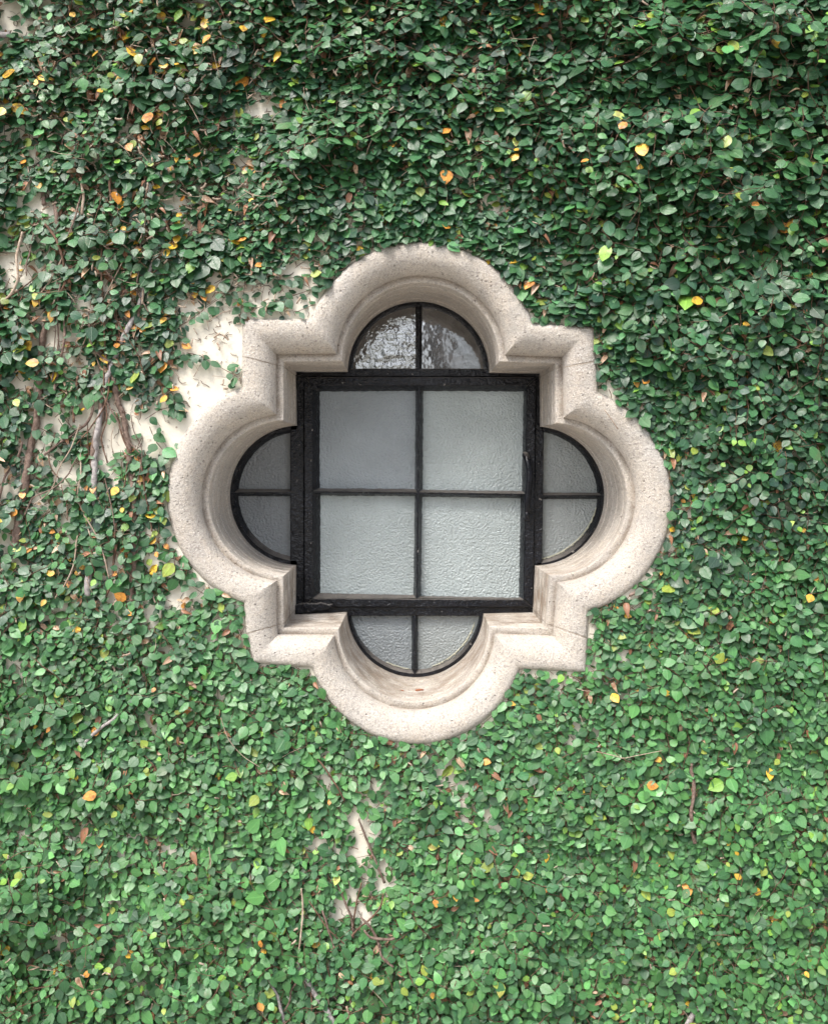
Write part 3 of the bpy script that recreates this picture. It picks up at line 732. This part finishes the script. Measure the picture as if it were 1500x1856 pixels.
# individual leaves share a few meshes; each has its own colour through the object colour
def single(var):
    r = random.Random(var); a_ = .66+.05*(var % 4); fo = .04+.05*(var % 3); cu = .08*(var % 4); wav = .02
    T = [0, .05, .14, .26, .40, .55, .70, .83, .93, 1.0]; HW = [0, .17, .32, .43, .49, .48, .41, .28, .14, 0]
    V = []; UV = []
    for t_, h_ in zip(T, HW):
        for w_ in ((0,) if h_ == 0 else (-1, -.5, 0, .5, 1)):
            w = w_*h_*a_; V.append((t_, w, abs(w)*fo-cu*t_*t_-.3*w*w+wav*math.sin(t_*14+w_)*abs(w_))); UV.append((t_, w_*h_*2, 0))
    Fc = [(0, 1+k, 2+k) for k in range(4)]
    for r_ in range(7):
        for k in range(4):
            b = 1+r_*5+k; Fc.append((b, b+5, b+6, b+1))
    last = len(V)-1; Fc += [(last, 1+7*5+k+1, 1+7*5+k) for k in range(4)]
    me = mesh('leaf', V, Fc)
    if sum(p.normal.z for p in me.polygons) < 0: me.flip_normals()
    add_attrs(me, np.ones((len(V), 4)), np.array(UV)); me.materials.append(M['leaf'])
    me.polygons.foreach_set('use_smooth', [True]*len(me.polygons)); return me
SING = [single(v_) for v_ in range(12)]
from mathutils import Matrix
for i in big:
    o = bpy.data.objects.new('leaf', SING[int(rng.integers(12))]); COL.objects.link(o); o.parent = vine
    s = S[i]
    R = Matrix(((D[i][0], SD[i][0], nrm[i][0], 0), (D[i][1], SD[i][1], nrm[i][1], 0), (D[i][2], SD[i][2], nrm[i][2], 0), (0, 0, 0, 1)))
    o.matrix_basis = Matrix.Translation(base[i]) @ R @ Matrix.Diagonal((s, s*asp[i]/.74, s, 1))
    o.color = (*Cc[i], 1)
    if yel[i]: o['label'] = 'yellow leaf'
# twigs carrying the leaves: one mesh of thin three-sided tubes
ex, ey = PX(np.stack([SEG[:, 3], -SEG[:, 4], SEG[:, 5]], 1)); SEG = SEG[~inpoly(ex, ey, P_in)]
a_ = SEG[:, :3]*[1, -1, 1]; b_ = SEG[:, 3:]*[1, -1, 1]; dd = b_-a_; dd /= np.linalg.norm(dd, axis=1)[:, None]+1e-9
s1 = np.cross(dd, [0, -1, 0]); s1 /= np.linalg.norm(s1, axis=1)[:, None]+1e-9; s2 = np.cross(s1, dd); r = (.0004+.0006*rng.random(len(a_)))[:, None]
VV = np.stack([a_+s1*r, a_-s1*r*.5+s2*r*.87, a_-s1*r*.5-s2*r*.87, b_+s1*r, b_-s1*r*.5+s2*r*.87, b_-s1*r*.5-s2*r*.87], 1)
m = len(a_); me = bpy.data.meshes.new('twigs'); me.vertices.add(m*6); me.vertices.foreach_set('co', VV.astype(np.float32).ravel())
lp = np.array([0,1,4,3, 1,2,5,4, 2,0,3,5]); me.loops.add(m*12); me.polygons.add(m*3)
me.loops.foreach_set('vertex_index', (lp[None]+6*np.arange(m)[:, None]).astype(np.int32).ravel()); me.polygons.foreach_set('loop_start', (np.arange(m*3)*4).astype(np.int32)); me.update(calc_edges=True)
put('twigs', me, M['twig'], vine, kind='stuff')

# woody stems that show between the leaves
def stem(pts, r0, r1, h, mat, hairs=0):
    P = smoothpath(pts, max(6, int(sum(math.hypot(a[0]-b[0], a[1]-b[1]) for a, b in zip(pts, pts[1:]))/6)))
    k = len(P); hh = h+.003*np.sin(np.arange(k)*.35+random.random()*6)
    P = P + np.stack([vnoise(np.arange(k), np.full(k, pts[0][0]), 2.5, 81)-.5, vnoise(np.arange(k), np.full(k, pts[0][1]), 2.5, 82)-.5], 1)*min(4, r0*1.3)
    w = W(P[:, 0], P[:, 1], -hh)
    rad = np.linspace(r0, r1, k)*PXM*(1+.45*(vnoise(np.arange(k), np.full(k, 7.), 1.6, 83)-.5))
    V, Fc = tube(None, w, rad, None, sides=8); V = list(V); Fc = list(Fc)
    for _ in range(hairs):                       # clinging rootlets
        i = random.randrange(k-1); c = w[i]; an = random.uniform(0, math.tau); ln = random.uniform(.003, .009)+rad[i]
        d = np.array([math.cos(an), -.1, math.sin(an)])*ln; q = np.cross(d, (0, 1, 0)); q = q/(np.linalg.norm(q)+1e-9)*.0005; st = len(V)
        V += [c+q, c-q, c+(0, .0007, 0), c+d]; Fc += [(st, st+1, st+3), (st+1, st+2, st+3), (st+2, st, st+3)]
    return put('stem', mesh('stem', V, Fc), M[mat], vine)
stem([(98,300),(101,352),(106,420),(109,494),(100,560),(77,615),(69,745),(53,825),(40,920),(28,990)], 4.5, 8, .006, 'bark', 260)
stem([(300,400),(291,429),(267,510),(247,567),(226,607),(202,664),(190,704),(178,780),(173,817),(172,866),(165,1000),(160,1080)], 4, 6, .010, 'greybark', 200)
stem([(262,520),(252,570),(247,620)], 3, 3.5, .006, 'bark', 40)
stem([(206,650),(207,700),(226,765),(236,838),(242,900),(243,967),(240,1080),(235,1200)], 5, 6, .007, 'bark', 220)
stem([(188,700),(182,760),(172,800),(168,860)], 6, 6, .005, 'bark', 90)
stem([(186,397),(184,494),(188,560),(190,623),(198,684),(190,735),(160,780),(139,805)], 1.6, 1.3, .017, 'twig')
stem([(202,540),(210,580),(220,615)], 1.3, 1, .014, 'twig')
stem([(212,750),(222,790),(236,820)], 1.8, 1.3, .014, 'twig')
stem([(255,833),(265,900),(275,963)], 1.6, 1.4, .014, 'twig'); stem([(301,326),(262,362),(226,393)], 1.3, 1, .022, 'twig')
stem([(154,935),(172,965),(186,1000),(198,1048)], 1.3, 1.2, .02, 'paletwig'); stem([(232,838),(228,870),(222,900),(228,950)], 1.2, 1, .012, 'twig')
stem([(538,1748),(560,1785),(580,1815),(601,1845),(615,1880)], 4, 6, .030, 'greybark', 60); stem([(1285,1800),(1262,1830),(1235,1870)], 4, 5, .034, 'greybark', 40)
stem([(1252,1385),(1256,1430),(1252,1490),(1258,1530)], 3, 3.5, .024, 'bark', 30); stem([(215,1296),(195,1312),(170,1330),(152,1350)], 2.4, 3, .022, 'greybark', 30)
stem([(575,1375),(600,1410),(625,1450)], 1.5, 1.5, .024, 'twig'); stem([(650,1485),(668,1530),(680,1560),(697,1600)], 1.6, 2.6, .010, 'bark', 50)
stem([(610,1600),(625,1635),(637,1665),(640,1700)], 1.5, 2.4, .012, 'bark', 50); stem([(655,1600),(645,1640),(640,1680)], 1.3, 1.6, .010, 'twig')
stem([(585,1650),(600,1700),(620,1760),(640,1830)], 1.8, 2, .028, 'bark'); stem([(480,1760),(500,1800),(520,1870)], 2.5, 3.5, .026, 'greybark', 60)
stem([(1080,1362),(1115,1370),(1130,1374),(1160,1368),(1200,1360)], .8, .6, .033, 'paletwig'); stem([(1095,742),(1108,760),(1120,778)], .9, .8, .030, 'paletwig'); stem([(378,1535),(382,1560),(379,1590)], .9, .7, .026, 'paletwig')
stem([(1215,1000),(1195,1030),(1170,1060),(1140,1080)], 3, 2.5, .004, 'bark', 60); stem([(20,60),(10,64),(-10,60)], 5, 5, .01, 'greybark', 20)
stem([(400,1300),(415,1340),(440,1370),(470,1390)], .7, .6, .022, 'paletwig'); stem([(310,940),(330,985),(372,1030),(410,1068),(436,1082)], 1.2, 1, .004, 'twig')
stem([(66,150),(64,200),(72,230)], 4, 4, .008, 'bark', 30); stem([(72,300),(78,345),(80,370)], 4, 4, .008, 'bark', 30)
for q in range(64):
    if q < 44: x = random.gauss(165, 75); y = random.uniform(200, 980); ln = random.uniform(60, 190); h = random.uniform(.008, .022)
    else: x = random.gauss(560, 90); y = random.uniform(1600, 1830); ln = random.uniform(50, 130); h = random.uniform(.018, .036)
    if x > 300 and q < 44: x = 140
    pts = [(x, y)]; an = random.gauss(math.pi/2, .35)
    for _ in range(4): an += random.gauss(0, .3); pts.append((pts[-1][0]+math.cos(an)*ln/4, pts[-1][1]+math.sin(an)*ln/4))
    if inpoly(np.array([p[0] for p in pts]), np.array([p[1] for p in pts]), P_poly).any(): continue
    rr = random.choice([.8, 1, 1.2, 1.5, 2.2]); stem(pts, rr, rr*1.1, h, random.choice(['twig', 'bark', 'bark', 'paletwig']), 12)
# rootlets and dead tendrils clinging to the plaster
V, Fc = [], []
for gx, gy, rx, ry, s_ in GAPS:
    for _ in range(int(3+rx*ry/160)):
        x = random.gauss(gx, rx*.6); y = random.gauss(gy, ry*.6); an = random.uniform(0, math.tau); pts = [(x, y)]; ln = random.choice([2, 3, 4, 7])
        for _ in range(3): an += random.gauss(0, .6); pts.append((pts[-1][0]+math.cos(an)*ln, pts[-1][1]+math.sin(an)*ln))
        if inpoly(np.array([p[0] for p in pts]), np.array([p[1] for p in pts]), P_poly).any(): continue
        v_, f_ = tube(None, [W(p[0], p[1], -.0006-.0006*i) for i, p in enumerate(pts)], random.uniform(.3, .7)*PXM, None, sides=3); b = len(V); V += list(v_); Fc += [tuple(q+b for q in f) for f in f_]
put('tendrils', mesh('tendrils', V, Fc), M['twig'], vine, kind='stuff')
# loose pale twigs and petiole stubs caught in the foliage
V, Fc = [], []
for it in range(1500):
    px = random.uniform(-60, 1560); py = random.uniform(-60, 1920)
    if it > 700: px = random.gauss(350, 260); py = random.gauss(330, 230)
    if bool(inpoly(np.array([px]), np.array([py]), P_poly)[0]): continue
    ln = random.choice([6, 8, 9, 10, 12, 14, 14, 26, 50]) ; an = random.uniform(0, math.pi); bend = random.uniform(-.5, .5)
    pts = [(px+math.cos(an+bend*f)*ln*f, py+math.sin(an+bend*f)*ln*f) for f in (0, .35, .7, 1)]
    if inpoly(np.array([p[0] for p in pts]), np.array([p[1] for p in pts]), P_poly).any(): continue
    T = float(thick(np.array([px]), np.array([py]))[0]); h = .004+T*random.uniform(.5, 1.15)
    w = np.array([W(p[0], p[1], -(h+random.uniform(-.003, .003))) for p in pts]); r_ = (random.uniform(.9, 1.9) if ln < 16 else random.uniform(.4, .8))*PXM
    v_, f_ = tube(None, w, r_, None, sides=5); b = len(V); V += list(v_); Fc += [tuple(q+b for q in f) for f in f_]
put('loose_twigs', mesh('loose_twigs', V, Fc), M['paletwig'], vine, kind='stuff')

# ------------------------------------------------------------------ trees across the yard, seen only as reflections in the glass
def tree(x, y, hgt, crown, seed, label):
    r = np.random.default_rng(seed); t_ = put('tree', None, label=label, cat='tree'); t_.location = (x, y, 0)
    tube('trunk', [(0, 0, 0), (.1, 0, hgt*.3), (-.1, .1, hgt*.6), (0, 0, hgt*.9)], [.28, .2, .14, .04], M['trunk'], t_, 10)
    k = 9000; cl = r.normal(0, 1, (70, 3)); cl /= np.linalg.norm(cl, axis=1)[:, None]; cl *= (r.random((70, 1))**.4)*np.array(crown); cl[:, 2] += hgt-crown[2]
    c = cl[r.integers(0, 70, k)]+r.normal(0, .38, (k, 3)); d1 = r.normal(0, 1, (k, 3)); d1 /= np.linalg.norm(d1, axis=1)[:, None]; d2_ = np.cross(d1, r.normal(0, 1, (k, 3))); d2_ /= np.linalg.norm(d2_, axis=1)[:, None]
    Vt = np.stack([c-d1*.11, c+d2_*.05, c+d1*.11, c-d2_*.05], 1).reshape(-1, 3)
    put('crown', mesh('crown', Vt, [(4*i, 4*i+1, 4*i+2, 4*i+3) for i in range(k)]), M['lawnleaf'], t_, smooth=False)
tree(-3.2, -13, 5.6, (2.6, 1.6, 2.6), 1, 'broad leafy tree standing left across the yard')
tree(3.9, -12.5, 5.4, (2.6, 1.6, 2.5), 2, 'broad leafy tree standing right across the yard')
tree(0.4, -11, 7.6, (2.4, 1.2, 1.3), 3, 'tall leafy tree with a high flat crown across the yard')
